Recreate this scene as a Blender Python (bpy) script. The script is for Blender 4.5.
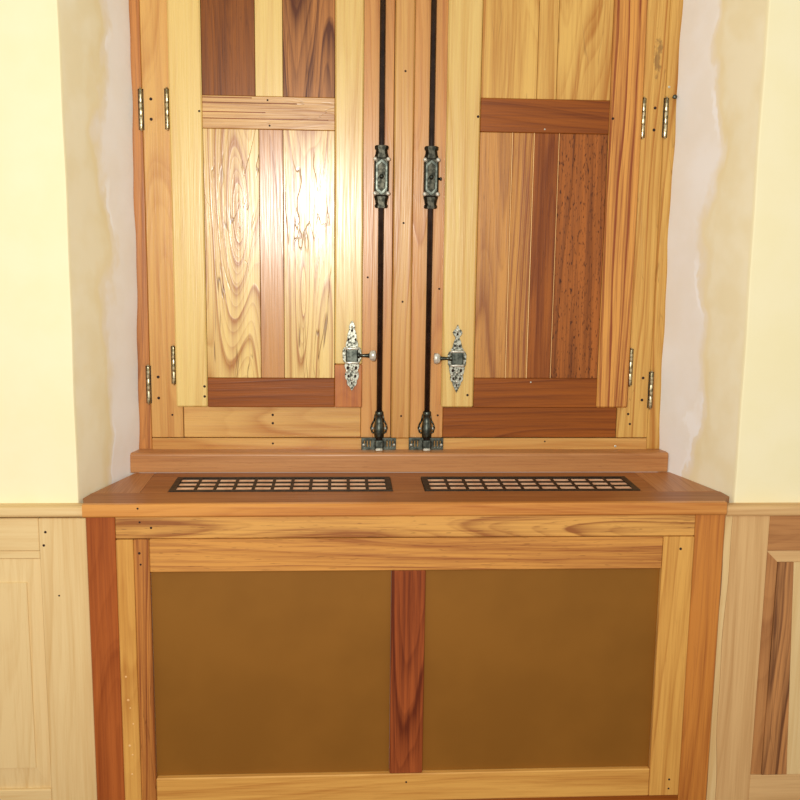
import bpy, bmesh, math, random
from mathutils import Matrix, Vector
random.seed(7)
for o in list(bpy.data.objects):
    bpy.data.objects.remove(o, do_unlink=True)
S = bpy.context.scene
COL = S.collection

# ------------------------------------------------------------------ camera
CAM = Vector((-0.13, -2.03, 1.45))
YAW, PITCH, ROLL, FPX = math.radians(3.46225), math.radians(9.41413), math.radians(0.72229), 987.53
def camera():
    B = Matrix(((1, 0, 0), (0, 0, -1), (0, 1, 0)))
    c, s = math.cos(YAW), math.sin(YAW); Rz = Matrix(((c, -s, 0), (s, c, 0), (0, 0, 1)))
    c, s = math.cos(PITCH), math.sin(PITCH); Rx = Matrix(((1, 0, 0), (0, c, -s), (0, s, c)))
    c, s = math.cos(ROLL), math.sin(ROLL); Rr = Matrix(((c, -s, 0), (s, c, 0), (0, 0, 1)))
    R = Rr @ Rx @ B @ Rz
    M = Matrix((R[0], -R[1], -R[2])).transposed().to_4x4()
    M.translation = CAM
    cd = bpy.data.cameras.new('camera')
    cd.sensor_width = 36.0; cd.lens = 36.0 * FPX / 800.0; cd.clip_start = 0.02
    co = bpy.data.objects.new('camera', cd); co.matrix_world = M
    COL.objects.link(co); S.camera = co
camera()

# ------------------------------------------------------------------ world, light, exposure
wd = bpy.data.worlds.new('room_ambient'); S.world = wd; wd.use_nodes = True
bg = wd.node_tree.nodes['Background']
bg.inputs[0].default_value = (1.0, 0.97, 0.91, 1); bg.inputs[1].default_value = 0.52
# the camera's flash, just left of and above the lens
ld = bpy.data.lights.new('camera_flash', 'POINT')
ld.energy = 123.0; ld.color = (1.0, 0.98, 0.92); ld.shadow_soft_size = 0.035
lo = bpy.data.objects.new('camera_flash', ld); lo.location = (-0.270, -2.0, 1.550); COL.objects.link(lo)
vs = S.view_settings
S.display_settings.display_device = 'sRGB'
vs.view_transform = 'Standard'; vs.look = 'None'; vs.gamma = 1.0; vs.use_curve_mapping = False
vs.exposure = 0.0

# ------------------------------------------------------------------ materials
def lin(c):
    r = []
    for v in c:
        v /= 255.0
        r.append(v / 12.92 if v <= 0.04045 else ((v + 0.055) / 1.055) ** 2.4)
    return (*r, 1.0)

class NT:
    def __init__(self, name):
        self.m = bpy.data.materials.new(name); self.m.use_nodes = True
        self.t = self.m.node_tree; self.b = self.t.nodes['Principled BSDF']
    def n(self, typ, **kw):
        nd = self.t.nodes.new(typ)
        for k, v in kw.items():
            setattr(nd, k, v)
        return nd
    def l(self, a, b):
        self.t.links.new(a, b)
    def put(self, sock, v):
        if hasattr(v, 'is_output') or hasattr(v, 'links'):
            self.l(v, sock)
        else:
            sock.default_value = v
    def math(self, op, a, b=0.0, c=None, clamp=False):
        nd = self.n('ShaderNodeMath', operation=op, use_clamp=clamp)
        self.put(nd.inputs[0], a); self.put(nd.inputs[1], b)
        if c is not None: self.put(nd.inputs[2], c)
        return nd.outputs[0]
    def mix(self, f, a, b, blend='MIX'):
        nd = self.n('ShaderNodeMix', data_type='RGBA', blend_type=blend)
        self.put(nd.inputs[0], f); self.put(nd.inputs[6], a); self.put(nd.inputs[7], b)
        return nd.outputs[2]
    def smooth(self, v, lo, hi, a=0.0, b=1.0):
        nd = self.n('ShaderNodeMapRange', interpolation_type='SMOOTHSTEP')
        self.put(nd.inputs[0], v); nd.inputs[1].default_value = lo; nd.inputs[2].default_value = hi
        nd.inputs[3].default_value = a; nd.inputs[4].default_value = b
        return nd.outputs[0]
    def comb(self, x, y, z):
        nd = self.n('ShaderNodeCombineXYZ')
        self.put(nd.inputs[0], x); self.put(nd.inputs[1], y); self.put(nd.inputs[2], z)
        return nd.outputs[0]
    def noise(self, vec, scale, detail=2.0, rough=0.5, dist=0.0):
        nd = self.n('ShaderNodeTexNoise')
        self.l(vec, nd.inputs['Vector']); nd.inputs['Scale'].default_value = scale
        nd.inputs['Detail'].default_value = detail; nd.inputs['Roughness'].default_value = rough
        nd.inputs['Distortion'].default_value = dist
        return nd.outputs[0]

#          light colour    dark colour    rings  ring  fibre  crack  pores  rough lines/m
WOODS = {
 'frame':   ((222, 174, 100), (184, 120, 54), 9,  .45, .35, .0, .10, .31, 14),
 'frame2':  ((218, 158, 88), (178, 106, 46),  9,  .50, .35, .0, .10, .31, 14),
 'post':    ((206, 138, 70), (150, 86, 36),  10, .55, .40, .2, .15, .36, 14),
 'pine':    ((232, 200, 122), (202, 152, 70), 7, .40, .30, .0, .06, .30, 14),
 'pinefig': ((238, 204, 126), (176, 114, 40), 15, .85, .25, .8, .05, .275, 14),
 'pineline': ((226, 182, 98), (180, 118, 46), 9, .65, .35, .35, .10, .32, 20),
 'stripe':  ((220, 156, 76), (142, 68, 22),  9, .95, .45, .0, .10, .33, 62),
 'brown':   ((148, 86, 32), (96, 48, 14),    8,  .50, .45, .0, .30, .36, 14),
 'brownfig': ((182, 120, 64), (92, 46, 20),  13, .95, .35, .5, .20, .36, 14),
 'mauve':   ((202, 144, 82), (158, 96, 46), 8,  .45, .40, .0, .15, .27, 14),
 'redrail': ((154, 84, 26), (112, 54, 14),   9,  .55, .40, .0, .10, .36, 14),
 'roughrail': ((222, 176, 108), (176, 120, 62), 9, .60, .50, .3, .20, .36, 34),
 'redblk':  ((206, 130, 62), (166, 90, 36),  8,  .50, .40, .0, .10, .33, 14),
 'tan':     ((206, 146, 72), (152, 92, 38),  9,  .60, .50, .0, .25, .35, 24),
 'tan2':    ((210, 150, 70), (146, 80, 28),  10, .80, .55, .0, .25, .35, 40),
 'redplank': ((164, 94, 38), (118, 58, 20),  9,  .65, .50, .1, .45, .36, 24),
 'specked': ((172, 100, 42), (106, 54, 18),  6,  .45, .50, .1, .90, .38, 20),
 'sapwood': ((244, 198, 134), (230, 172, 104), 5, .30, .20, .0, .00, .36, 14),
 'counter': ((164, 104, 54), (136, 80, 38),  7,  .40, .40, .0, .10, .38, 10),
 'counter2': ((180, 120, 66), (150, 92, 46), 7,  .45, .40, .0, .10, .38, 10),
 'sill':    ((194, 136, 80), (162, 102, 52), 8,  .50, .45, .0, .20, .42, 14),
 'nosing':  ((220, 154, 76), (180, 110, 46), 8,  .50, .40, .0, .10, .34, 14),
 'cabrail': ((220, 164, 84), (152, 92, 40),  10, .80, .50, .2, .45, .40, 14),
 'cabrail2': ((214, 152, 74), (158, 94, 40), 7,  .55, .55, .0, .40, .40, 14),
 'cabred':  ((180, 98, 44), (138, 66, 26),   7,  .45, .35, .0, .10, .40, 14),
 'caborange': ((206, 134, 58), (160, 90, 34), 8, .50, .40, .0, .10, .38, 14),
 'cabpale': ((224, 170, 86), (188, 126, 54), 8,  .50, .40, .0, .10, .38, 14),
 'cabstrip': ((200, 132, 62), (140, 76, 30), 10, .80, .40, .6, .15, .40, 14),
 'mullion': ((164, 84, 40), (98, 40, 18),    10, .85, .50, .0, .15, .40, 30),
 'raw':     ((232, 203, 146), (212, 174, 112), 6, .40, .30, .0, .04, .55, 10),
 'raw2':    ((222, 182, 124), (194, 148, 92), 7, .45, .30, .0, .05, .55, 10),
 'rawdark': ((198, 138, 80), (112, 68, 34),  11, .95, .40, .6, .10, .55, 24),
 'rawrail': ((190, 134, 78), (148, 94, 48),  8,  .50, .40, .0, .10, .55, 14),
 'floor':   ((150, 98, 56), (110, 66, 36),   8,  .50, .40, .0, .10, .45, 14),
}
_wc = {}
def wood(kind, axis='z', stain=None, knot=None):
    key = (kind, axis, stain, knot)
    if key in _wc: return _wc[key]
    L, D, freq, ringc, fibc, crack, pores, rough, lines = WOODS[kind]
    k = NT('wood_%s_%s' % (kind, axis))
    tc = k.n('ShaderNodeTexCoord'); oi = k.n('ShaderNodeObjectInfo')
    sp = k.n('ShaderNodeSeparateXYZ'); k.l(tc.outputs['Object'], sp.inputs[0])
    X, Y, Z = sp.outputs
    off = k.math('MULTIPLY', oi.outputs['Random'], 37.0)
    if axis == 'z': a1, al, a2 = X, Z, Y
    elif axis == 'x': a1, al, a2 = Z, X, Y
    else: a1, al, a2 = X, Y, Z
    def V(sa, sl):
        return k.comb(k.math('MULTIPLY_ADD', a1, sa, off), k.math('MULTIPLY_ADD', al, sl, off), k.math('MULTIPLY_ADD', a2, sa, off))
    wob = k.noise(V(9, 2.2), 1.0, 2.0)
    field = k.noise(V(6.5, 0.55), 1.0, 1.5, 0.45, 0.25)
    r = k.math('MULTIPLY_ADD', field, float(freq), k.math('MULTIPLY', wob, 0.7))
    r = k.math('ADD', r, k.math('MULTIPLY', a1, float(lines)))
    if knot:
        kx, kz, sx, sz, amp = knot
        dx = k.math('DIVIDE', k.math('SUBTRACT', X, kx), sx); dz = k.math('DIVIDE', k.math('SUBTRACT', Z, kz), sz)
        kd = k.math('SQRT', k.math('ADD', k.math('MULTIPLY', dx, dx), k.math('MULTIPLY', dz, dz)))
        kf = k.math('POWER', 2.718, k.math('MULTIPLY', kd, -1.0))
        r = k.math('MULTIPLY_ADD', kf, float(amp), r)
    fr2 = k.math('FRACT', k.math('MULTIPLY', r, 2.7))
    fine = k.math('MULTIPLY', k.math('POWER', fr2, 3.0), k.smooth(fr2, 0.88, 1.0, 1.0, 0.0))
    fr = k.math('FRACT', r)
    tri = k.math('POWER', fr, 4.0)                               # early wood fading into a dark late-wood line
    edge = k.smooth(fr, 0.90, 1.0, 1.0, 0.0)
    ring = k.math('ADD', k.math('MULTIPLY', k.math('MULTIPLY', tri, edge), 1.25), k.math('MULTIPLY', fine, 0.55))
    fib = k.noise(V(260, 6), 1.0, 3.0, 0.6)
    fib = k.smooth(fib, 0.35, 0.75)
    tone = k.noise(V(5, 1.0), 1.0, 2.0)
    band = k.smooth(k.noise(V(62, 1.6), 1.0, 3.0, 0.6), 0.32, 0.72)
    f = k.math('MULTIPLY_ADD', ring, ringc, k.math('MULTIPLY_ADD', band, 0.44, -0.16))
    f = k.math('ADD', f, k.math('MULTIPLY', fib, fibc))
    f = k.math('ADD', f, k.math('MULTIPLY_ADD', tone, 1.1, -0.52), clamp=True)
    col = k.mix(f, lin(L), lin(D))
    dk = (lin(D)[0] * .42, lin(D)[1] * .36, lin(D)[2] * .30, 1)
    if pores:
        po = k.smooth(k.noise(V(420, 34), 1.0, 1.0), 0.66, 0.74) if pores < .8 else k.smooth(k.noise(V(400, 80), 1.0, 1.5), 0.59, 0.70)
        col = k.mix(k.math('MULTIPLY', po, min(1.0, pores)), col, dk)
    cr = None
    if crack:
        cn = k.noise(V(22, 2.6), 1.0, 3.0, 0.55, 0.6)
        cr = k.smooth(k.math('ABSOLUTE', k.math('SUBTRACT', cn, 0.52)), 0.0, 0.014, 1.0, 0.0)
        gate = k.smooth(k.noise(V(14, 5.0), 1.0, 2.0), 0.50, 0.62)
        cr = k.math('MULTIPLY', cr, k.math('MULTIPLY', gate, crack))
        col = k.mix(cr, col, dk)
    if stain:
        sx, sz, rx, rz = stain
        dx = k.math('DIVIDE', k.math('SUBTRACT', X, sx), rx); dz = k.math('DIVIDE', k.math('SUBTRACT', Z, sz), rz)
        dd = k.math('ADD', k.math('MULTIPLY', dx, dx), k.math('MULTIPLY', dz, dz))
        mk = k.smooth(k.math('ADD', dd, k.math('MULTIPLY', k.noise(V(90, 70), 1.0, 3.0), 2.0)), 1.0, 1.5, 0.55, 0.0)
        col = k.mix(mk, col, lin((96, 62, 40)))
    k.l(col, k.b.inputs['Base Color'])
    k.put(k.b.inputs['Roughness'], k.math('MULTIPLY_ADD', fib, 0.12, rough - 0.04))
    k.b.inputs['Specular IOR Level'].default_value = 0.28 if kind in ('brown', 'brownfig', 'redrail', 'redplank', 'specked', 'counter', 'cabred', 'mullion') else (0.66 if kind in ('pinefig', 'mauve', 'pine') else 0.5)
    h = k.math('ADD', k.math('MULTIPLY', fib, 0.5), k.math('MULTIPLY', ring, 0.5))
    if cr is not None: h = k.math('SUBTRACT', h, k.math('MULTIPLY', cr, 2.0))
    bp = k.n('ShaderNodeBump'); bp.inputs['Strength'].default_value = 0.30; bp.inputs['Distance'].default_value = 0.0006
    k.l(h, bp.inputs['Height']); k.l(bp.outputs[0], k.b.inputs['Normal'])
    _wc[key] = k.m
    return k.m

def plaster():
    k = NT('plaster')
    tc = k.n('ShaderNodeTexCoord'); v = tc.outputs['Object']
    sp = k.n('ShaderNodeSeparateXYZ'); k.l(v, sp.inputs[0])
    # inner half of the reveal is unpainted skim coat with a ragged edge
    wv = k.comb(k.math('MULTIPLY', sp.outputs[0], 2.0), k.math('MULTIPLY', sp.outputs[1], 5.0), k.math('MULTIPLY', sp.outputs[2], 3.2))
    n1 = k.noise(wv, 1.6, 4.0, 0.55)
    d = k.math('ADD', sp.outputs[1], k.math('MULTIPLY_ADD', n1, 0.20, -0.10))
    m = k.smooth(d, 0.125, 0.150)
    halo = k.math('MULTIPLY', k.smooth(d, 0.10, 0.135), k.smooth(d, 0.145, 0.175, 1.0, 0.0))
    mott = k.noise(v, 7.0, 4.0, 0.55)
    paint = k.mix(k.smooth(mott, 0.3, 0.7), lin((247, 238, 198)), lin((245, 235, 190)))
    rev = k.mix(k.smooth(k.noise(v, 9.0, 3.0), 0.4, 0.65), lin((247, 239, 206)), lin((243, 232, 192)))
    paint = k.mix(k.smooth(sp.outputs[1], 0.002, 0.012), paint, rev)
    raw = k.mix(k.smooth(mott, 0.3, 0.7), lin((250, 248, 243)), lin((246, 241, 230)))
    col = k.mix(m, paint, raw)
    col = k.mix(k.math('MULTIPLY', halo, 0.40), col, lin((236, 216, 158)))
    rim = k.math('MULTIPLY', k.smooth(d, 0.150, 0.158), k.smooth(d, 0.162, 0.172, 1.0, 0.0))
    col = k.mix(k.math('MULTIPLY', rim, k.smooth(k.noise(v, 5.0, 2.0), 0.45, 0.6)), col, lin((253, 252, 248)))
    k.l(col, k.b.inputs['Base Color']); k.b.inputs['Roughness'].default_value = 0.85
    k.b.inputs['Specular IOR Level'].default_value = 0.2
    bp = k.n('ShaderNodeBump'); bp.inputs['Strength'].default_value = 0.25; bp.inputs['Distance'].default_value = 0.004
    k.l(k.math('ADD', k.noise(v, 14.0, 4.0), k.math('MULTIPLY', m, 0.25)), bp.inputs['Height'])
    k.l(bp.outputs[0], k.b.inputs['Normal'])
    return k.m

def metal(name, c1, c2, rough, scale=160, met=1.0):
    k = NT(name); tc = k.n('ShaderNodeTexCoord')
    n = k.noise(tc.outputs['Object'], scale, 3.0)
    k.l(k.mix(k.smooth(n, 0.35, 0.65), lin(c1), lin(c2)), k.b.inputs['Base Color'])
    k.b.inputs['Metallic'].default_value = met
    k.put(k.b.inputs['Roughness'], k.math('MULTIPLY_ADD', n, 0.2, rough - 0.1))
    bp = k.n('ShaderNodeBump'); bp.inputs['Strength'].default_value = 0.25; bp.inputs['Distance'].default_value = 0.0008
    k.l(n, bp.inputs['Height']); k.l(bp.outputs[0], k.b.inputs['Normal'])
    return k.m

def gold_sheet():
    k = NT('brass_mesh'); tc = k.n('ShaderNodeTexCoord'); v = tc.outputs['Object']
    n = k.noise(v, 5.0, 3.0)
    k.l(k.mix(k.smooth(n, 0.35, 0.65), lin((150, 100, 28)), lin((142, 94, 24))), k.b.inputs['Base Color'])
    k.b.inputs['Metallic'].default_value = 0.35; k.b.inputs['Roughness'].default_value = 0.55
    sp = k.n('ShaderNodeSeparateXYZ'); k.l(v, sp.inputs[0])
    wx = k.math('SINE', k.math('MULTIPLY', sp.outputs[0], 3400.0)); wz = k.math('SINE', k.math('MULTIPLY', sp.outputs[2], 3400.0))
    bp = k.n('ShaderNodeBump'); bp.inputs['Strength'].default_value = 0.12; bp.inputs['Distance'].default_value = 0.0004
    k.l(k.math('MULTIPLY', wx, wz), bp.inputs['Height']); k.l(bp.outputs[0], k.b.inputs['Normal'])
    return k.m

M_PLASTER = plaster()
M_GOLD = gold_sheet()
M_IRON = metal('black_iron', (44, 30, 24), (58, 42, 34), 0.20, 30, 0.5)
M_BRONZE = metal('grey_bronze', (104, 108, 98), (62, 66, 60), 0.36, 90)
M_BRIGHT = metal('worn_nickel', (240, 236, 220), (190, 186, 168), 0.30, 200, 0.45)
M_DKBRONZE = metal('dark_bronze', (70, 68, 58), (40, 40, 34), 0.40, 120)
M_PLATE = metal('silvered_cast_plate', (204, 204, 186), (66, 66, 54), 0.32, 190, 0.7)
M_HINGE = metal('hinge_steel', (226, 216, 180), (130, 122, 92), 0.34, 140)
M_GRILLE = metal('dark_cast_grille', (52, 42, 30), (34, 28, 20), 0.5, 90, 0.5)
M_SLAT = metal('pale_slat', (250, 216, 184), (228, 184, 150), 0.4, 60, 0.1)
M_DARK = metal('dark_hole', (52, 26, 14), (40, 20, 10), 0.8, 60, 0.0)
M_PAN = metal('dark_gap_pan', (30, 24, 18), (22, 18, 14), 0.8, 60, 0.0)

# ------------------------------------------------------------------ builders
BASE = {}
def put(o, parent, wc):
    wc = Vector(wc); BASE[o.name] = wc
    COL.objects.link(o)
    if parent is not None:
        o.parent = parent; o.location = wc - BASE[parent.name]
    else:
        o.location = wc
    return o
def new(name, me, mat, parent, wc):
    me.name = name
    if mat is not None and not me.materials: me.materials.append(mat)
    return put(bpy.data.objects.new(name, me), parent, wc)
def thing(name, label, cat, loc, group=None, kind=None):
    o = bpy.data.objects.new(name, None); o.empty_display_size = 0.05
    put(o, None, loc); tag(o, label, cat, group, kind)
    return o
def tag(o, label=None, cat=None, group=None, kind=None):
    if label: o['label'] = label
    if cat: o['category'] = cat
    if group: o['group'] = group
    if kind: o['kind'] = kind
    return o
def to_mesh(bm, smooth=False):
    bmesh.ops.recalc_face_normals(bm, faces=bm.faces)
    me = bpy.data.meshes.new('m'); bm.to_mesh(me); bm.free()
    if smooth:
        for p in me.polygons: p.use_smooth = True
    return me
def bm_box(bm, x0, x1, y0, y1, z0, z1):
    r = bmesh.ops.create_cube(bm, size=1.0)
    for v in r['verts']:
        v.co = Vector(((x0 + x1) / 2 + v.co.x * (x1 - x0), (y0 + y1) / 2 + v.co.y * (y1 - y0), (z0 + z1) / 2 + v.co.z * (z1 - z0)))
    return r['verts']
def board(name, parent, x0, x1, y0, y1, z0, z1, mat, bev=0.0014, label=None):
    bm = bmesh.new()
    bm_box(bm, -(x1 - x0) / 2, (x1 - x0) / 2, -(y1 - y0) / 2, (y1 - y0) / 2, -(z1 - z0) / 2, (z1 - z0) / 2)
    if bev: bmesh.ops.bevel(bm, geom=bm.edges[:], offset=bev, segments=1, affect='EDGES', profile=0.5)
    o = new(name, to_mesh(bm), mat, parent, ((x0 + x1) / 2, (y0 + y1) / 2, (z0 + z1) / 2))
    if label: o['label'] = label
    return o
def prism(name, parent, poly, axis, a0, a1, mat, bev=0.0, label=None):
    """poly in the two other axes (x: (y,z), y: (x,z), z: (x,y)); extruded a0..a1."""
    cx = sum(p[0] for p in poly) / len(poly); cy = sum(p[1] for p in poly) / len(poly); ca = (a0 + a1) / 2
    bm = bmesh.new()
    def mk(p, a):
        u, v, w = p[0] - cx, p[1] - cy, a - ca
        return bm.verts.new({'x': (w, u, v), 'y': (u, w, v), 'z': (u, v, w)}[axis])
    A = [mk(p, a0) for p in poly]; Bv = [mk(p, a1) for p in poly]; n = len(poly)
    bm.faces.new(A); bm.faces.new(Bv[::-1])
    for i in range(n): bm.faces.new((A[i], A[(i + 1) % n], Bv[(i + 1) % n], Bv[i]))
    if bev:
        bmesh.ops.recalc_face_normals(bm, faces=bm.faces)
        bmesh.ops.bevel(bm, geom=bm.edges[:], offset=bev, segments=1, affect='EDGES', profile=0.5)
    wc = {'x': (ca, cx, cy), 'y': (cx, ca, cy), 'z': (cx, cy, ca)}[axis]
    o = new(name, to_mesh(bm), mat, parent, wc)
    if label: o['label'] = label
    return o
def bm_lathe(bm, prof, seg=20, axis='z', c=(0, 0, 0)):
    """prof: list of (radius, height along axis)."""
    rings = []
    for r, h in prof:
        ring = []
        for i in range(seg):
            a = 2 * math.pi * i / seg; u, v = r * math.cos(a), r * math.sin(a)
            p = {'z': (u, v, h), 'x': (h, u, v), 'y': (u, h, v)}[axis]
            ring.append(bm.verts.new((p[0] + c[0], p[1] + c[1], p[2] + c[2])))
        rings.append(ring)
    for a, b in zip(rings, rings[1:]):
        for i in range(seg):
            f = bm.faces.new((a[i], a[(i + 1) % seg], b[(i + 1) % seg], b[i])); f.smooth = True
    bm.faces.new(rings[0]); bm.faces.new(rings[-1])
def lathe(name, parent, prof, mat, wc, axis='z', seg=20):
    bm = bmesh.new(); bm_lathe(bm, prof, seg, axis)
    return new(name, to_mesh(bm), mat, parent, wc)
def cast_plate(name, parent, outline, holes, thick, mat, wc, bev=0.0007):
    """flat pierced casting in the x,z plane; outline and holes are closed lists of (x,z)."""
    cu = bpy.data.curves.new('c', 'CURVE'); cu.dimensions = '2D'; cu.fill_mode = 'BOTH'
    cu.extrude = thick / 2; cu.bevel_depth = bev; cu.bevel_resolution = 1
    for pts in [outline] + holes:
        sp = cu.splines.new('POLY'); sp.points.add(len(pts) - 1); sp.use_cyclic_u = True
        for q, p in zip(sp.points, pts): q.co = (p[0], p[1], 0, 1)
    tmp = bpy.data.objects.new('tmp', cu); COL.objects.link(tmp)
    me = bpy.data.meshes.new_from_object(tmp.evaluated_get(bpy.context.evaluated_depsgraph_get()))
    bpy.data.objects.remove(tmp); bpy.data.curves.remove(cu)
    me.transform(Matrix.Rotation(math.pi / 2, 4, 'X'))
    me.materials.clear()
    return new(name, me, mat, parent, wc)
def ellipse(cx, cz, rx, rz, n=12):
    return [(cx + rx * math.cos(2 * math.pi * i / n), cz + rz * math.sin(2 * math.pi * i / n)) for i in range(n)]
_peg = {}
def peg(parent, x, y, z, r=0.0035, name='screw_hole', mat=None):
    mat = mat or M_DARK
    key = (round(r, 5), mat.name)
    if key not in _peg:
        bm = bmesh.new(); bm_lathe(bm, [(r, -0.002), (r, 0.0003), (r * .7, 0.0006)], 10, 'y')
        bmesh.ops.scale(bm, vec=(1, -1, 1), verts=bm.verts)
        me = to_mesh(bm); me.materials.append(mat); _peg[key] = me
    o = bpy.data.objects.new(name, _peg[key])
    return put(o, parent, (x, y, z))

# ------------------------------------------------------------------ key planes (metres; wall face is y = 0)
ZT = 0.9015            # counter height
YF = -0.030            # cabinet face
YS = 0.232             # front of the window sill
YC = 0.277             # face of the window frame and casements
YH = 0.259             # face of the shutters
TOP = 2.24             # top of the shutters

# ------------------------------------------------------------------ room
def wall_side(name, sgn, xo, xi, xf, lean, label):
    """wall face outside xo, splayed reveal from xo at y=0 to xi at y=0.285, ragged plaster edge at the frame."""
    bm = bmesh.new(); rnd = random.Random(3 if sgn < 0 else 5)
    zs = [0.0 + i * (2.62 / 130) for i in range(131)]
    ph = [rnd.uniform(0, 6.28) for _ in range(5)]
    rows = []
    for z in zs:
        w = 0.0018 * math.sin(z * 5 + ph[0]) + 0.0014 * math.sin(z * 17 + ph[1]) + 0.0008 * math.sin(z * 43 + ph[2])
        e = 0.0010 * math.sin(z * 7 + ph[3]) + 0.0005 * math.sin(z * 23 + ph[4])
        xz = xi + (z - 0.95) * lean                             # plaster edge runs a little out of plumb
        pts = [(xf, 0.0)]
        for t in (0.75, 0.5, 0.25, 0.08): pts.append((xo + (xf - xo) * t, 0.0))
        pts += [(xo + sgn * 0.005 + e, 0.0), (xo + sgn * 0.0015 + e, 0.0007), (xo + e, 0.004)]
        for t in (0.2, 0.4, 0.6, 0.8, 0.95, 1.0):
            b = 0.002 * math.sin(t * 3.1) * math.sin(z * 9 + ph[1])
            pts.append((xo + (xz - xo) * t + e * (1 - t) + w * t + b, 0.004 + t * 0.271))
        pts += [(xz + w + sgn * 0.004, 0.2785), (xz + sgn * 0.012, 0.2790)]
        pts += [(xz + sgn * 0.06, 0.40), (xf, 0.40)]
        rows.append([bm.verts.new((x, y, z)) for x, y in pts])
    n = len(rows[0])
    for a, b in zip(rows, rows[1:]):
        for i in range(n): bm.faces.new((a[i], a[(i + 1) % n], b[(i + 1) % n], b[i]))
    bm.faces.new(rows[0]); bm.faces.new(rows[-1])
    o = new(name, to_mesh(bm), M_PLASTER, None, (0, 0, 0))
    tag(o, label, 'wall', None, 'structure')
wall_side('wall_left', -1, -0.674, -0.6045, -1.7, 0.0120, 'cream plaster wall left of the shutters with patched splayed reveal')
wall_side('wall_right', 1, 0.7205, 0.6385, 1.75, -0.0030, 'cream plaster wall right of the shutters with patched splayed reveal')
wl = board('wall_above', None, -0.66, 0.70, 0.002, 0.40, TOP + 0.12, 2.62, M_PLASTER, 0)
wl.data.transform(Matrix.Translation(wl.location)); wl.location = (0, 0, 0)
tag(wl, 'cream plaster lintel above the shuttered window', 'wall', None, 'structure')
fl = thing('floor', 'brown timber floor boards in front of the radiator cabinet', 'floor', (0, 0, 0), None, 'structure')
for i in range(26):
    board('plank', fl, -1.7 + i * 0.133, -1.7 + i * 0.133 + 0.1315, -3.0, 0.40, -0.03, 0.0, wood('floor', 'y'), 0.001)

# ------------------------------------------------------------------ window: fixed frame, casements, sill
win = thing('window_1', 'wooden window frame and casements behind the closed shutters', 'window', (0.02, YC, 0.90), None, 'structure')
YB = YC + 0.05
pl = board('frame_post', win, -0.618, -0.5745, YC + 0.003, YB, 0.935, TOP + 0.08, wood('post'))
pr = board('frame_post', win, 0.611, 0.650, YC + 0.003, YB, 0.935, TOP + 0.08, wood('pineline'))
fr = board('frame_rail', win, -0.5735, 0.610, YC - 0.002, YB, 0.935, 0.9745, wood('frame', 'x'))
board('frame_head', win, -0.612, 0.650, YC + 0.002, YB, TOP + 0.0801, TOP + 0.119, wood('frame', 'x'))
# left casement
ls = board('casement_stile', win, -0.5735, -0.500, YC, YB, 0.976, TOP + 0.078, wood('frame'))
lr = board('casement_rail', win, -0.499, -0.0835, YC + 0.002, YB, 0.976, 1.085, wood('frame', 'x'))
li = board('casement_stile', win, -0.083, -0.0125, YC, YB, 0.976, TOP + 0.078, wood('frame2'))
board('casement_rail', win, -0.499, -0.0835, YC + 0.002, YB, TOP - 0.03, TOP + 0.078, wood('frame', 'x'))
# meeting strip
cs = board('meeting_strip', win, -0.0115, 0.0325, YC - 0.010, YB, 0.9755, TOP + 0.078, wood('frame'), 0.003)
# right casement
ri = board('casement_stile', win, 0.0335, 0.112, YC, YB, 0.976, TOP + 0.078, wood('frame2'))
rr = board('casement_rail', win, 0.1125, 0.5335, YC + 0.002, YB, 0.976, 1.085, wood('redrail', 'x'), label='dark red-brown rail under the shutter')
rs = board('casement_stile', win, 0.534, 0.610, YC, YB, 0.976, TOP + 0.078, wood('pineline', 'z', (0.0155, 0.215, 0.014, 0.075)))
board('casement_rail', win, 0.1125, 0.5335, YC + 0.002, YB, TOP - 0.03, TOP + 0.078, wood('frame', 'x'))
# glass and glazing behind the shutters
for x0, x1 in ((-0.499, -0.084), (0.1125, 0.5335)):
    g = metal('window_glass', (20, 24, 28), (24, 28, 32), 0.15, 5, 0.0)
    board('pane', win, x0, x1, YB - 0.012, YB - 0.007, 1.086, TOP - 0.031, g, 0)
# sill with an eased top edge
prism('window_sill', win, [(YS, ZT), (YS, 0.9425), (YS + 0.002, 0.9465), (YS + 0.005, 0.948), (YB, 0.948), (YB, ZT)], 'x', -0.6165, 0.6505, wood('sill', 'x'), 0.001, 'greyish brown sill board')
for x, z in ((-0.5545, 1.7445), (-0.5550, 1.701), (-0.5555, 1.1196), (-0.5555, 1.070)): peg(ls, x, YC, z)
peg(ls, -0.525, YC, 1.030, 0.0025); peg(ls, -0.564, YC, 1.985, 0.0025)
for x, z in ((0.5875, 1.7476), (0.5875, 1.6986), (0.5930, 1.1219), (0.5930, 1.0684)): peg(rs, x, YC, z)
peg(rs, 0.561, YC, 1.034, 0.003); peg(rs, 0.5665, YC, 1.0096, 0.003)
peg(lr, -0.291, YC + 0.002, 1.030, 0.003); peg(lr, -0.291, YC + 0.002, 1.010, 0.003); peg(fr, -0.291, YC - 0.002, 0.962, 0.0025)
for z in (1.030, 1.30, 1.48, 1.815): peg(cs, 0.012, YC - 0.010, z, 0.0025)
peg(fr, 0.360, YC - 0.002, 0.967, 0.002); peg(pr, 0.6185, YC + 0.003, 1.795, 0.003, 'screw_head', M_BRIGHT); peg(fr, 0.533, YC - 0.002, 0.955, 0.003, 'screw_head', M_BRIGHT)
peg(li, -0.069, YC, 1.355, 0.0025); peg(ri, 0.098, YC, 1.33, 0.0025); peg(ri, 0.100, YC, 1.03, 0.0025)

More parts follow.
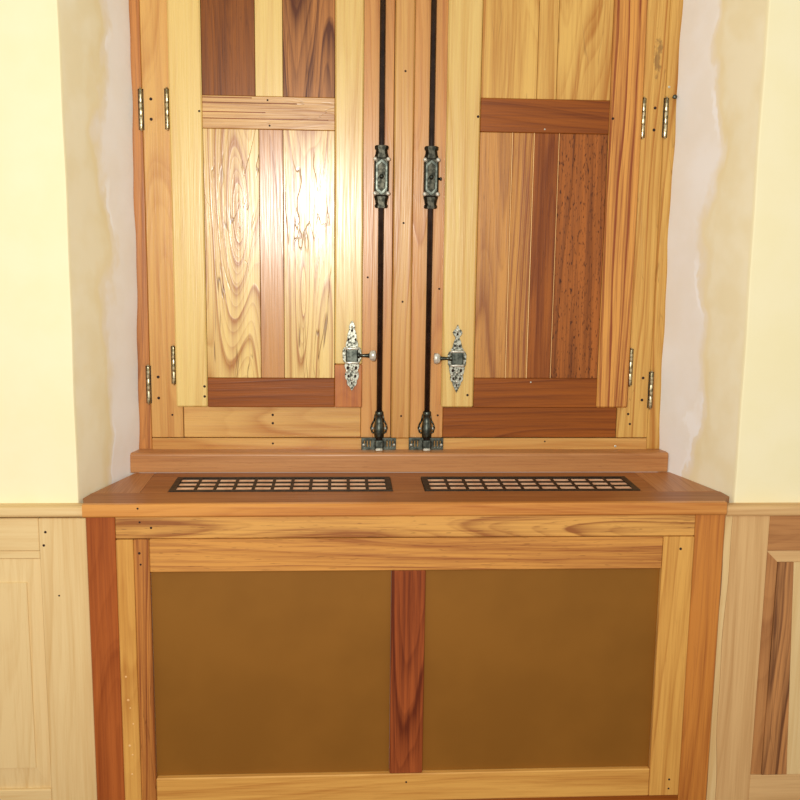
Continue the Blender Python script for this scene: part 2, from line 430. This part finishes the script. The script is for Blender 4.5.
lathe('staple', win, [(.0022, .002), (.0022, -.010), (.0050, -.011), (.0050, -.014), (.0015, -.0152)], M_BRONZE, (0.6290, YC + 0.003, 1.772), 'y', 12)
_h = []
def hinge(parent, x, y, zc, ht, side):
    if not _h:
        bm = bmesh.new()
        prof = [(0.0012, -0.5 - .05), (0.0030, -0.5 - .03), (0.0022, -0.5)]
        ks = 3
        for i in range(ks):
            a = -0.5 + i / ks; b = a + 1 / ks
            prof += [(0.0040, a + 0.006), (0.0043, a + 0.02), (0.0043, b - 0.02), (0.0040, b - 0.006), (0.0030, b)]
        prof += [(0.0030, 0.53), (0.0012, 0.55)]
        bm_lathe(bm, [(r, h * 0.086) for r, h in prof], 12)
        h = to_mesh(bm); h.materials.append(M_HINGE)
        bm = bmesh.new(); bm_box(bm, -0.0100, 0.0020, 0.000, 0.0022, -0.044, 0.044)
        l = to_mesh(bm); l.materials.append(M_IRON)
        _h.extend((h, l))
    o = bpy.data.objects.new('hinge', _h[0]); put(o, parent, (x, y - 0.003, zc)); o['label'] = 'worn steel hinge barrel'
    s = bpy.data.objects.new('hinge_leaf', _h[1]); put(s, o, (x + (0.004 if side > 0 else 0.004), y - 0.0016, zc))
    return o
hinge(win, -0.5765, YC, 1.7215, 0.086, -1); hinge(win, -0.5775, YC, 1.1020, 0.084, -1)
hinge(win, 0.6125, YC, 1.7260, 0.088, 1); hinge(win, 0.6125, YC, 1.0930, 0.088, 1)

# ------------------------------------------------------------------ shutters
def latch(parent, cx, z0, z1, dirn, pointed):
    H = z1 - z0; zc = z0
    half = [(0.0, 1.0), (.10, .985), (.22, .955), (.30, .92), (.26, .885), (.36, .855), (.46, .80), (.50, .745), (.58, .70), (.66, .665), (.60, .63),
            (.82, .62), (.98, .585), (1.0, .53), (.98, .455), (.86, .415), (.70, .40), (.78, .36), (.74, .325), (.62, .30), (.68, .26), (.74, .215), (.66, .165),
            (.50, .145), (.52, .105), (.40, .07), (.22, .055), (.14, .025), (0.0, 0.0)]
    if pointed:
        half = [(0.0, 1.0), (.10, .975), (.16, .945), (.36, .925), (.50, .89), (.40, .855), (.22, .835), (.20, .80), (.34, .765), (.46, .70), (.52, .66), (.66, .645),
                (.62, .615), (.86, .60), (1.0, .56), (.98, .48), (.96, .42), (.84, .385), (.80, .33), (.72, .28), (.66, .24), (.70, .20), (.58, .165), (.46, .15), (.40, .11), (.26, .075), (.14, .04), (0, 0)]
    W = 0.0215
    out = [(cx + W * w, z0 + H * t) for w, t in half] + [(cx - W * w, z0 + H * t) for w, t in half[-2:0:-1]]
    out = [(x - cx, z - z0 - H / 2) for x, z in out]
    def hz(t): return H * (t - 0.5)
    holes = [ellipse(0, hz(.865), .0028, .0036), ellipse(-.0085, hz(.735), .0028, .0036), ellipse(.0085, hz(.735), .0028, .0036),
             ellipse(-.0095, hz(.325), .0036, .0046), ellipse(.0095, hz(.325), .0036, .0046),
             ellipse(-.0080, hz(.205), .0030, .0040), ellipse(.0080, hz(.205), .0030, .0040), ellipse(0, hz(.105), .0026, .0034)]
    if pointed: holes[1:3] = [ellipse(-.0055, hz(.690), .0026, .0030), ellipse(.0055, hz(.690), .0026, .0030)]
    p = cast_plate('latch_plate', parent, out, holes, 0.0022, M_PLATE, (cx, YH - 0.0022, z0 + H / 2))
    inn = [(px * .90, pz * .95) for px, pz in out]
    cast_plate('hole_shade_sheet', p, inn, [], .0004, M_DARK, (cx, YH - .0003, z0 + H / 2), .0001)  # dark sheet standing in for the shade inside the piercings
    p['label'] = 'ornate pierced silvered latch plate'
    zb = z0 + H * 0.51
    # raised boss with ribs
    bm = bmesh.new(); bm_box(bm, -.0145, .0145, -.010, 0, -.0185, .0185)
    bmesh.ops.bevel(bm, geom=bm.edges[:], offset=.0035, segments=2, affect='EDGES', profile=.5)
    new('latch_case', to_mesh(bm), M_BRONZE, p, (cx, YH - 0.0035, zb))
    for dz in (-.0165, .0165):
        bm = bmesh.new(); bm_lathe(bm, [(.001, -.0165), (.0030, -.015), (.0026, -.008), (.0032, 0), (.0026, .008), (.0030, .015), (.001, .0165)], 10, 'x')
        new('latch_rib', to_mesh(bm), M_BRIGHT, p, (cx, YH - 0.0125, zb + dz))
    for dx, t in ((0, .915), (-.0118, .60), (.0118, .60), (-.0115, .27), (.0115, .27), (0, .16), (0, .30)):
        bm = bmesh.new(); bm_lathe(bm, [(.0034, 0), (.0032, -.0016), (.0018, -.0028), (.0004, -.0031)], 10, 'y')
        new('rosette', to_mesh(bm), M_BRIGHT, p, (cx + dx, YH - 0.0034, z0 + H * t))
    bm = bmesh.new(); d = dirn
    bm_lathe(bm, [(.0065, d * .012), (.0065, d * .017), (.0044, d * .019), (.0036, d * .026), (.0046, d * .036), (.0052, d * .040)], 16, 'x')
    new('knob_stem', to_mesh(bm), M_BRONZE, p, (cx, YH - 0.0085, zb))
    bm = bmesh.new()
    bm_lathe(bm, [(.005, d * .040), (.0095, d * .042), (.0112, d * .046), (.0115, d * .051), (.0105, d * .054), (.006, d * .0555), (.001, d * .056)], 18, 'x')
    bmesh.ops.scale(bm, vec=(1, .75, 1.12), verts=bm.verts)
    new('knob', to_mesh(bm), M_BRIGHT, p, (cx, YH - 0.0085, zb))
SB = YC - 0.0005     # back of the shutters rests on the casement
PD = 0.0028          # panels sit a little behind the rails and stiles
gapx = 0.0004
shL = thing('window_shutter', 'left wooden shutter with dark brown upper boards and glossy pale yellow lower panel', 'shutter', (-0.30, YH, 1.05), 'pair of interior window shutters')
st = board('stile', shL, -0.5120, -0.4400, YH, SB, 1.052, TOP, wood('pine'), 0.0032)
st2 = board('stile', shL, -0.1450, -0.0815, YH, SB, 1.1535, TOP, wood('pine'), 0.0032)
board('repair_block', shL, -0.1450, -0.0815, YH + .0004, SB, 1.052, 1.1530, wood('redblk'), 0.0014, 'reddish repair block at the foot of the stile')
rm = board('rail', shL, -0.4395, -0.1455, YH + .0006, SB, 1.6820, 1.7530, wood('roughrail', 'x'), 0.0014, 'rough weathered middle rail')
rb = board('rail', shL, -0.4395, -0.1455, YH + .0006, SB, 1.0520, 1.1205, wood('redrail', 'x'), 0.0014, 'reddish brown bottom rail')
board('rail', shL, -0.4395, -0.1455, YH + .0006, SB, TOP - .085, TOP, wood('pine', 'x'))
def planks(par, lst, z0, z1):
    for x0, x1, kd, nm in lst:
        board(nm, par, x0 + (gapx if nm == 'plank' else 0), x1 - (gapx if nm == 'plank' else 0), YH + PD + (random.uniform(-.0005, .0005) if nm == 'plank' else -.0008), SB, z0, z1, wood(kd) if not isinstance(kd, tuple) else wood(kd[0], 'z', None, kd[1]), 0.0009 if nm == 'plank' else 0.0002)
planks(shL, ((-0.4395, -0.3220, 'brown', 'plank'), (-0.3220, -0.2610, 'pine', 'plank'), (-0.2610, -0.1455, 'brownfig', 'plank')), 1.7533, TOP - .0853)
planks(shL, ((-0.4395, -0.3155, ('pinefig', (0.020, 0.085, 0.020, 0.110, 4.0)), 'plank'), (-0.3155, -0.2615, 'mauve', 'plank'), (-0.2615, -0.1455, ('pinefig', (-0.012, -0.09, 0.022, 0.22, 3.5)), 'plank')), 1.1208, 1.6817)
for dz, x1 in ((.013, -.16), (.027, -.30), (.047, -.23), (.058, -.33)):   # split grain grooves in the rough rail
    board('grain_split', rm, -0.4390, x1, YH + .0001, YH + .002, 1.690 + dz, 1.690 + dz + .0022, wood('redrail', 'x'), 0.0003)
peg(st, -0.446, YH, 1.7185, .0025); peg(st, -0.4465, YH, 1.1005, .003); peg(st, -0.4465, YH, 1.0770, .003)
peg(rm, -0.2950, YH + .0006, 1.745, .0022); peg(rm, -0.291, YH + .0006, 1.690, .0022)
hinge(shL, -0.5185, YC, 1.7235, 0.084, -1); hinge(shL, -0.5185, YC, 1.1480, 0.086, -1)
latch(shL, -0.1050, 1.0930, 1.2550, 1, False)

shR = thing('window_shutter', 'right wooden shutter with dark red middle rail and reddish brown lower panel', 'shutter', (0.33, YH, 1.05), 'pair of interior window shutters')
sr = board('stile', shR, 0.1060, 0.1820, YH, SB, 1.0525, TOP, wood('pine'), 0.0032)
sr2 = board('stile', shR, 0.4780, 0.5530, YH, SB, 1.0525, TOP, wood('stripe'), 0.0032, 'stile with strong red and yellow stripes')
rm = board('rail', shR, 0.1825, 0.4775, YH + .0006, SB, 1.6855, 1.7595, wood('redrail', 'x'), 0.0014, 'dark red-brown middle rail')
rb = board('rail', shR, 0.1825, 0.4775, YH + .0006, SB, 1.0525, 1.1225, wood('redrail', 'x'), 0.0014, 'dark red-brown bottom rail')
board('rail', shR, 0.1825, 0.4775, YH + .0006, SB, TOP - .085, TOP, wood('pine', 'x'))
planks(shR, ((0.1825, 0.3090, 'pineline', 'plank'), (0.3090, 0.3540, 'pineline', 'plank'), (0.3540, 0.4775, 'pineline', 'plank')), 1.7598, TOP - .0853)
planks(shR, ((0.1825, 0.2562, 'tan', 'plank'), (0.2562, 0.2580, 'sapwood', 'sapwood_strip'), (0.2580, 0.3062, 'tan2', 'plank'), (0.3062, 0.3080, 'sapwood', 'sapwood_strip'),
             (0.3080, 0.3637, 'redplank', 'plank'), (0.3637, 0.3650, 'sapwood', 'sapwood_strip'), (0.3650, 0.4775, 'specked', 'plank')), 1.1228, 1.6852)
peg(sr, 0.177, YH, 1.7185, .003); peg(sr2, 0.4855, YH, 1.7200, .003); peg(sr, 0.168, YH, 1.0820, .003)
peg(rm, 0.330, YH + .0006, 1.6935, .002, 'screw_head', M_BRIGHT); peg(rb, 0.318, YH + .0006, 1.113, .002, 'screw_head', M_BRIGHT)
hinge(shR, 0.5600, YC, 1.7245, 0.086, 1); hinge(shR, 0.5600, YC, 1.1480, 0.084, 1)
latch(shR, 0.1410, 1.0890, 1.2475, -1, True)

# ------------------------------------------------------------------ cremone bolts
def cremone(x, label, pin):
    b = thing('cremone_bolt', label, 'bolt', (x, YC, 0.945), 'pair of cremone bolts on the casements')
    yr = YC - 0.0125
    r = lathe('rod', b, [(.0066, -.62), (.0066, .62)], M_IRON, (x, yr, 1.635), 'z', 20)
    # gear box
    z0, z1 = 1.512, 1.652
    bm = bmesh.new()
    bm_box(bm, -.0165, .0165, -.024, -.0002, -.046, .042)
    bmesh.ops.bevel(bm, geom=bm.edges[:], offset=.004, segments=2, affect='EDGES', profile=.5)
    g = new('gear_box', to_mesh(bm), M_DKBRONZE, b, (x, YC, 1.584)); g['label'] = 'grey bronze gear box'
    for zz, nm in ((1.640, 1), (1.525, -1)):
        bm = bmesh.new()
        if nm > 0: pr = [(.0165, -.015), (.0135, -.006), (.0125, .002), (.0150, .004), (.0155, .010), (.0130, .012)]
        else: pr = [(.0165, .014), (.0140, .006), (.0125, -.003), (.0145, -.005), (.0145, -.010), (.0120, -.012)]
        rings = [[bm.verts.new((sx * w, y, h)) for sx, y in ((-1, -.0002), (-1, -.016), (-.55, -.0225), (.55, -.0225), (1, -.016), (1, -.0002))] for w, h in pr]
        for a, c in zip(rings, rings[1:]):
            for q in range(6): bm.faces.new((a[q], a[(q + 1) % 6], c[(q + 1) % 6], c[q]))
        bm.faces.new(rings[0]); bm.faces.new(rings[-1])
        new('collar', to_mesh(bm), M_DKBRONZE, g, (x, YC, zz))
    # raised lozenge frame and centre boss on the cover
    ol = [(-.0125, -.030), (0, -.040), (.0125, -.030), (.0125, .028), (0, .038), (-.0125, .028)]
    hl = [[(px * .72, pz * .86) for px, pz in ol]]
    cast_plate('cover_moulding', g, ol, hl, .002, M_BRONZE, (x, YC - .0250, 1.583))
    lathe('cover_boss', g, [(.006, .002), (.0052, -.002), (.003, -.0042), (.0006, -.005)], M_BRONZE, (x, YC - .0245, 1.583), 'y', 14)
    for sx in (-1, 1):
        for zz in (1.5455, 1.6215):
            lathe('screw', g, [(.0048, .003), (.0046, -.0022), (.0030, -.0040), (.0004, -.0046)], M_BRIGHT, (x + sx * .0148, YC - .0235, zz), 'y', 12)
    if pin:
        lathe('pin', g, [(.0026, 0), (.0026, .004), (.0040, .0045), (.0036, .008), (.001, .0085)], M_BRONZE, (x + .0160, YC - .014, 1.580), 'x', 12)
    # bottom guide: tapered sleeve with two side scrolls
    gz = 0.978
    bm = bmesh.new()
    bm_lathe(bm, [(.0088, .064), (.0098, .062), (.0098, .055), (.0088, .053), (.0090, .046), (.0120, .026), (.0124, .016), (.0112, .004), (.0100, 0)], 16, 'z', (0, -.0125, 0))
    gd = new('bolt_guide', to_mesh(bm), M_BRONZE, b, (x, YC, gz)); gd['label'] = 'tapered grey guide sleeve'
    for sx in (-1, 1):
        bm = bmesh.new()
        pts = [(.0090, .054), (.0115, .040), (.0165, .031), (.0190, .022), (.0160, .012), (.0125, .010)]
        for (ax, az), (bx, bz) in zip(pts, pts[1:]):
            d = Vector((bx - ax, 0, bz - az)); q = Vector((0, 0, 1)).rotation_difference(d.normalized())
            m = Matrix.Translation(((ax + bx) / 2 * sx, -.004, (az + bz) / 2)) @ (Matrix.Scale(-1, 4, (1, 0, 0)) if sx < 0 else Matrix()) @ q.to_matrix().to_4x4()
            bmesh.ops.create_cone(bm, cap_ends=True, segments=8, radius1=.0021, radius2=.0021, depth=d.length + .002, matrix=m)
        new('side_scroll', to_mesh(bm, True), M_BRONZE, gd, (x, YC, gz))
        lathe('screw', gd, [(.0034, .003), (.0032, -.001), (.0018, -.0026), (.0004, -.003)], M_BRIGHT, (x + sx * .0150, YC - .004, gz + .021), 'y', 10)
    # strike plate, pierced with upright slots, on the fixed rail
    hl = []
    for sx in (-1, 1):
        for i in range(3):
            c = sx * (.0200 + i * .0070)
            hl.append([(c - .0019, -.0085), (c + .0019, -.0085), (c + .0019, .0085), (c - .0019, .0085)])
    sp = cast_plate('strike_plate', b, [(-.0405, -.0140), (.0405, -.0140), (.0405, .0140), (-.0405, .0140)], hl, .006, M_BRONZE, (x - .0005, YC - .0060, .9625))
    bm = bmesh.new()
    bm_box(bm, -.0105, .0105, -.0245, -.0050, .9485, .9740)
    bmesh.ops.bevel(bm, geom=bm.edges[:], offset=.003, segments=2, affect='EDGES', profile=.5)
    new('keeper', to_mesh(bm), M_BRONZE, sp, (x, YC, 0)) 
    bm = bmesh.new(); bm_box(bm, -.0085, .0085, -.0275, -.0150, .9485, .9545)
    bmesh.ops.bevel(bm, geom=bm.edges[:], offset=.0016, segments=1, affect='EDGES', profile=.5)
    new('keeper_lip', to_mesh(bm), M_BRIGHT, sp, (x, YC, 0))
    lathe('bolt_tip', b, [(.0080, .0), (.0080, .010)], M_IRON, (x, yr, .972), 'z', 14)
    for sx in (-1, 1):
        lathe('screw', sp, [(.0034, .002), (.0032, -.001), (.0018, -.0022), (.0004, -.0026)], M_BRIGHT, (x + sx * .0360, YC - .0090, .9600), 'y', 10)
cremone(-0.0400, 'black rod cremone bolt on the left casement, nearest the pale yellow shutter', 0)
cremone(0.0730, 'black rod cremone bolt on the right casement, nearest the reddish shutter', 1)

# ------------------------------------------------------------------ cabinet top
ct = thing('cabinet_top', 'brown wooden top board of the radiator cabinet between the two walls', 'worktop', (0.016, 0.0, ZT - .028))
ZB = ZT - 0.026
GL = (-0.5000, -0.0175); GR = (0.0545, 0.5315); GY = (0.058, 0.182)
def plate(name, poly, kd, ax, label=None):
    return prism(name, ct, poly, 'z', ZB + .004, ZT, wood(kd, ax), 0.0006, label)
plate('front_board', [(-0.6565, -0.030), (0.6870, -0.030), (0.7070, 0.0), (0.7120, 0.0060), (0.7090, 0.0500), (-0.6600, 0.0500), (-0.6680, 0.006), (-0.6660, 0.0)], 'counter', 'x')
plate('end_board', [(-0.6590, 0.0505), (-0.5600, 0.0505), (-0.5600, 0.2310), (-0.6060, 0.2310)], 'counter2', 'y')
plate('end_board', [(0.5700, 0.0505), (0.7050, 0.0505), (0.6560, 0.2310), (0.5700, 0.2310)], 'counter2', 'y')
plate('back_board', [(-0.5595, GY[1] + .0005), (0.5695, GY[1] + .0005), (0.5695, 0.2310), (-0.5595, 0.2310)], 'counter', 'x')
plate('filler', [(-0.5595, 0.0505), (GL[0] - .001, 0.0505), (GL[0] - .001, GY[1]), (-0.5595, GY[1])], 'counter', 'x')
plate('filler', [(GL[1] + .001, 0.0505), (GR[0] - .001, 0.0505), (GR[0] - .001, GY[1]), (GL[1] + .001, GY[1])], 'counter', 'x')
plate('filler', [(GR[1] + .001, 0.0505), (0.5695, 0.0505), (0.5695, GY[1]), (GR[1] + .001, GY[1])], 'counter', 'x')
for g in (GL, GR): plate('filler', [(g[0] - .001, 0.0505), (g[1] + .001, 0.0505), (g[1] + .001, GY[0] - .0005), (g[0] - .001, GY[0] - .0005)], 'counter', 'x')
prism('nosing', ct, [(-.0300, ZT), (-.0420, ZT), (-.0450, ZT - .0025), (-.0455, ZT - .0235), (-.0435, ZT - .0265), (-.0300, ZT - .0265)],
      'x', -0.6570, 0.6880, wood('nosing', 'x'), 0, 'lighter front nosing')
for x in (-0.545,): peg(ct, x, -0.0452, ZT - .008, .0022)

# ------------------------------------------------------------------ vent grilles
def grille(g, label):
    x0, x1 = g; y0, y1 = GY
    t = thing('vent_grille', label, 'grille', ((x0 + x1) / 2, (y0 + y1) / 2, ZT - .012), 'pair of vent grilles in the cabinet top')
    bw = 0.010; fx = 0.013
    zt = ZT + 0.0022; zb = ZT - 0.010
    bm = bmesh.new()
    bm_box(bm, x0, x1, y0, y0 + bw, zb, zt); bm_box(bm, x0, x1, y1 - bw, y1, zb, zt)
    bm_box(bm, x0, x0 + fx, y0 + bw, y1 - bw, zb, zt); bm_box(bm, x1 - fx, x1, y0 + bw, y1 - bw, zb, zt)
    for v in bm.verts: v.co -= Vector(((x0 + x1) / 2, (y0 + y1) / 2, ZT))
    new('frame', to_mesh(bm), M_GRILLE, t, ((x0 + x1) / 2, (y0 + y1) / 2, ZT))
    board('dark_pan', t, x0 + .004, x1 - .004, y0 + .004, y1 - .004, ZT - .0118, ZT - .0102, M_PAN, 0)  # dark sheet added below the bars so the gaps read as shaded
    n = 11; step = (x1 - x0 - 2 * fx) / n
    for i in range(1, n):
        c = x0 + fx + i * step
        board('cross_bar', t, c - .0036, c + .0036, y0 + bw, y1 - bw, ZT - .008, ZT + .0014, M_GRILLE, .0006)
    m = 3; sp = (y1 - y0 - 2 * bw) / m
    for j in range(m):
        c = y0 + bw + (j + .5) * sp
        board('slat', t, x0 + fx, x1 - fx, c - .0105, c + .0090, ZT - .0085, ZT + .0002, M_SLAT, .0005, 'pale slat')
    for j in range(1, m):
        c = y0 + bw + j * sp
        board('long_bar', t, x0 + fx, x1 - fx, c - .0052, c + .0052, ZT - .008, ZT + .0012, M_GRILLE, .0006)
grille(GL, 'dark metal vent grille in the cabinet top, under the left shutter')
grille(GR, 'dark metal vent grille in the cabinet top, under the right shutter')

# ------------------------------------------------------------------ radiator cabinet
cb = thing('radiator_cabinet', 'wooden radiator cabinet with two brass mesh panels below the window', 'cabinet', (0.018, YF, 0.0))
YR = YF + 0.024; YD = YF - 0.004; ZC = ZB - .0015
board('corner_post', cb, -0.6545, -0.5955, YF, YR, 0.0, ZC, wood('cabred'), 0.0015, 'dark red corner post')
pR = board('corner_post', cb, 0.6275, 0.6925, YF, YR, 0.0, ZC, wood('caborange'), 0.0015, 'orange brown corner post')
fr = board('face_rail', cb, -0.5950, 0.6270, YF, YR, 0.8245, ZC, wood('cabrail', 'x'), 0.0015)
board('face_rail', cb, -0.5950, 0.6270, YF, YR, 0.090, 0.2215, wood('redrail', 'x'), 0.0015, 'dark red lower rail')
board('kick_board', cb, -0.5950, 0.6270, YF + .01, YR, 0.0, 0.0895, wood('redrail', 'x'), 0.0015)
d1 = board('door_stile', cb, -0.5945, -0.5592, YD, YR, 0.2225, 0.8235, wood('cabpale'), 0.002)
d2 = board('door_stile', cb, -0.5588, -0.5270, YD + .0006, YR, 0.2225, 0.8235, wood('cabstrip'), 0.002, 'darker cracked inner stile strip')
d3 = board('door_stile', cb, 0.5590, 0.6265, YD, YR, 0.2225, 0.8235, wood('cabpale'), 0.002)
d4 = board('door_rail', cb, -0.5265, 0.5585, YD + .0008, YR, 0.7525, 0.8235, wood('cabrail2', 'x'), 0.002)
d5 = board('door_rail', cb, -0.5265, 0.5585, YD + .0008, YR, 0.2225, 0.2875, wood('cabpale', 'x'), 0.002)
board('mullion', cb, -0.0220, 0.0500, YD + .0012, YR, 0.2880, 0.7520, wood('mullion'), 0.002, 'dark red middle mullion')
board('mesh_panel', cb, -0.5265, -0.0225, YD + .013, YD + .016, 0.2880, 0.7520, M_GOLD, 0, 'golden brown mesh panel')
board('mesh_panel', cb, 0.0505, 0.5585, YD + .013, YD + .016, 0.2880, 0.7520, M_GOLD, 0, 'golden brown mesh panel')
peg(d2, -0.547, YD + .0006, 0.7945, .0028); peg(d2, -0.545, YD + .0006, 0.770, .0022)
peg(d3, 0.597, YD, 0.797, .0030); peg(d3, 0.603, YD, 0.262, .0025); peg(d3, 0.603, YD, 0.240, .0022)
peg(d5, 0.015, YD + .0008, 0.268, .0022); peg(fr, -0.545, YF, 0.860, .0022); peg(fr, -0.522, YF, 0.848, .0026)

_cm = wood('sapwood')
for x, z, r in ((-0.583, .523, .0022), (-0.580, .470, .0028), (-0.576, .452, .0018), (-0.571, .416, .0018), (-0.5800, .366, .0026), (-0.5745, .345, .0018), (-0.5770, .300, .0020)):
    peg(d1, x, YD, z, r, 'chipped_spot', _cm)

# ------------------------------------------------------------------ wainscot either side
YW = -0.020
def cap(parent, x0, x1, kd, dz=0.0):
    prism('cap_rail', parent, [(y, z + dz) for y, z in ((0.0, .8935), (-.024, .8935), (-.0285, .8915), (-.0305, .888), (-.0310, .8775), (-.0295, .8735), (-.0270, .8715), (0.0, .8715))], 'x', x0, x1, wood(kd, 'x'), 0)
def raised_panel(name, parent, x0, x1, z0, z1, bx, bz, kd, label=None):
    """fielded panel: sunk edge, sloping margin, raised field."""
    bm = bmesh.new(); ye, yf, ym = .008, .0015, .0045
    cx, cz = (x0 + x1) / 2, (z0 + z1) / 2
    def ring(i, j, y): return [bm.verts.new((x - cx, y, z - cz)) for x, z in ((x0 + i, z0 + j), (x1 - i, z0 + j), (x1 - i, z1 - j), (x0 + i, z1 - j))]
    rs = [ring(0, 0, .016), ring(0, 0, ye), ring(bx, bz, ym), ring(bx + .001, bz + .001, yf)]
    for a, b in zip(rs, rs[1:]):
        for i in range(4): bm.faces.new((a[i], a[(i + 1) % 4], b[(i + 1) % 4], b[i]))
    bm.faces.new(rs[0]); bm.faces.new(rs[-1])
    o = new(name, to_mesh(bm), wood(kd), parent, (cx, YW, cz))
    if label: o['label'] = label
    return o
tl = thing('trim_1', 'pale unfinished wainscot panelling left of the radiator cabinet', 'wainscot', (-1.18, 0, 0), None, 'structure')
s1 = board('stile', tl, -0.7535, -0.6565, YW, -.001, 0.0, .866, wood('raw'), .0015)
board('rail', tl, -1.3495, -0.7540, YW + .0005, -.001, .7965, .866, wood('raw', 'x'), .0015)
board('moulding', tl, -1.3495, -0.7540, YW + .004, -.001, .7780, .7960, wood('raw', 'x'), .002)
board('rail', tl, -1.3495, -0.7540, YW + .0005, -.001, .130, .2590, wood('raw', 'x'), .0015)
board('stile', tl, -1.4500, -1.3500, YW, -.001, 0.0, .866, wood('raw'), .0015)
raised_panel('panel', tl, -1.3490, -0.7545, .2595, .7775, .029, .050, 'raw')
board('skirting', tl, -1.3490, -0.7545, YW - .004, -.001, 0, .1295, wood('raw', 'x'), .002)
cap(tl, -1.45, -0.6605, 'raw')
for x, z in ((-0.7400, .837), (-0.7445, .8085)): peg(s1, x, YW, z, .0028)
peg(s1, -0.718, YW, .699, .002)

tr = thing('trim_2', 'tan unfinished wainscot panelling with dark panel edge right of the cabinet', 'wainscot', (1.18, 0, 0), None, 'structure')
# scribed edge of the stile follows a wavy line against the cabinet
edge = []
for i in range(41):
    z = i * .866 / 40
    edge.append((0.6955 + .0016 * math.sin(z * 11) + .0012 * math.sin(z * 27 + 1), z))
wv = [(e[0] + .017 + .004 * math.sin(e[1] * 7 + .5), e[1]) for e in edge]
prism('stile', tr, [(0.7940, 0.0), (0.7940, .866)] + wv[::-1], 'y', YW, -.001, wood('raw2'), 0)
prism('scribe_strip', tr, [(w[0] - .0005, w[1]) for w in wv] + edge[::-1], 'y', YW + .0008, -.001, wood('raw'), 0, 'paler wavy edge strip')
board('rail', tr, 0.7945, 1.3500, YW + .0005, -.001, .7865, .866, wood('rawrail', 'x'), .0015, 'darker brown top rail')
board('rail', tr, 0.7945, 1.3500, YW + .0005, -.001, .130, .2585, wood('raw2', 'x'), .0015)
board('stile', tr, 1.3505, 1.4500, YW, -.001, 0.0, .866, wood('raw2'), .0015)
board('skirting', tr, 0.7945, 1.3500, YW - .004, -.001, 0, .1295, wood('raw2', 'x'), .002)
cap(tr, 0.6925, 1.45, 'raw2', -0.0045)
# fielded panel glued up from a dark board and pale boards
z0, z1, bx = .2590, .7860, .026
def bevel_piece(name, outer, inner, kd, ax, label=None):
    bm = bmesh.new(); cx = sum(p[0] for p in outer) / 2; cz = sum(p[1] for p in outer) / 2
    q = [(outer[0], .008), (outer[1], .008), (inner[1], .0045), (inner[0], .0045)]
    A = [bm.verts.new((p[0] - cx, y, p[1] - cz)) for p, y in q]; Bk = [bm.verts.new((p[0] - cx, .016, p[1] - cz)) for p, y in q]
    bm.faces.new(A); bm.faces.new(Bk[::-1])
    for i in range(4): bm.faces.new((A[i], A[(i + 1) % 4], Bk[(i + 1) % 4], Bk[i]))
    o = new(name, to_mesh(bm), wood(kd, ax), tr, (cx, YW, cz))
    if label: o['label'] = label
bevel_piece('panel_top_bevel', ((.7945, z1), (1.345, z1)), ((.7945 + bx, z1 - bx), (1.345, z1 - bx)), 'raw2', 'x', 'pale sloping top edge of the panel')
bevel_piece('panel_edge_bevel', ((.7945, z0), (.7945, z1)), ((.7945 + bx, z0), (.7945 + bx, z1 - bx)), 'rawrail', 'z', 'sloping brown panel edge')
prism('panel_board', tr, [(0.8212, z0), (0.8790, z0), (0.8560, z1 - bx - .0005), (0.8212, z1 - bx - .0005)], 'y', YW + .0015, YW + .016, wood('rawdark'), .0006, 'dark board with bark-like figure')
prism('panel_board', tr, [(0.8793, z0), (1.3450, z0), (1.3450, z1 - bx - .0005), (0.8563, z1 - bx - .0005)], 'y', YW + .0015, YW + .016, wood('raw'), .0006)
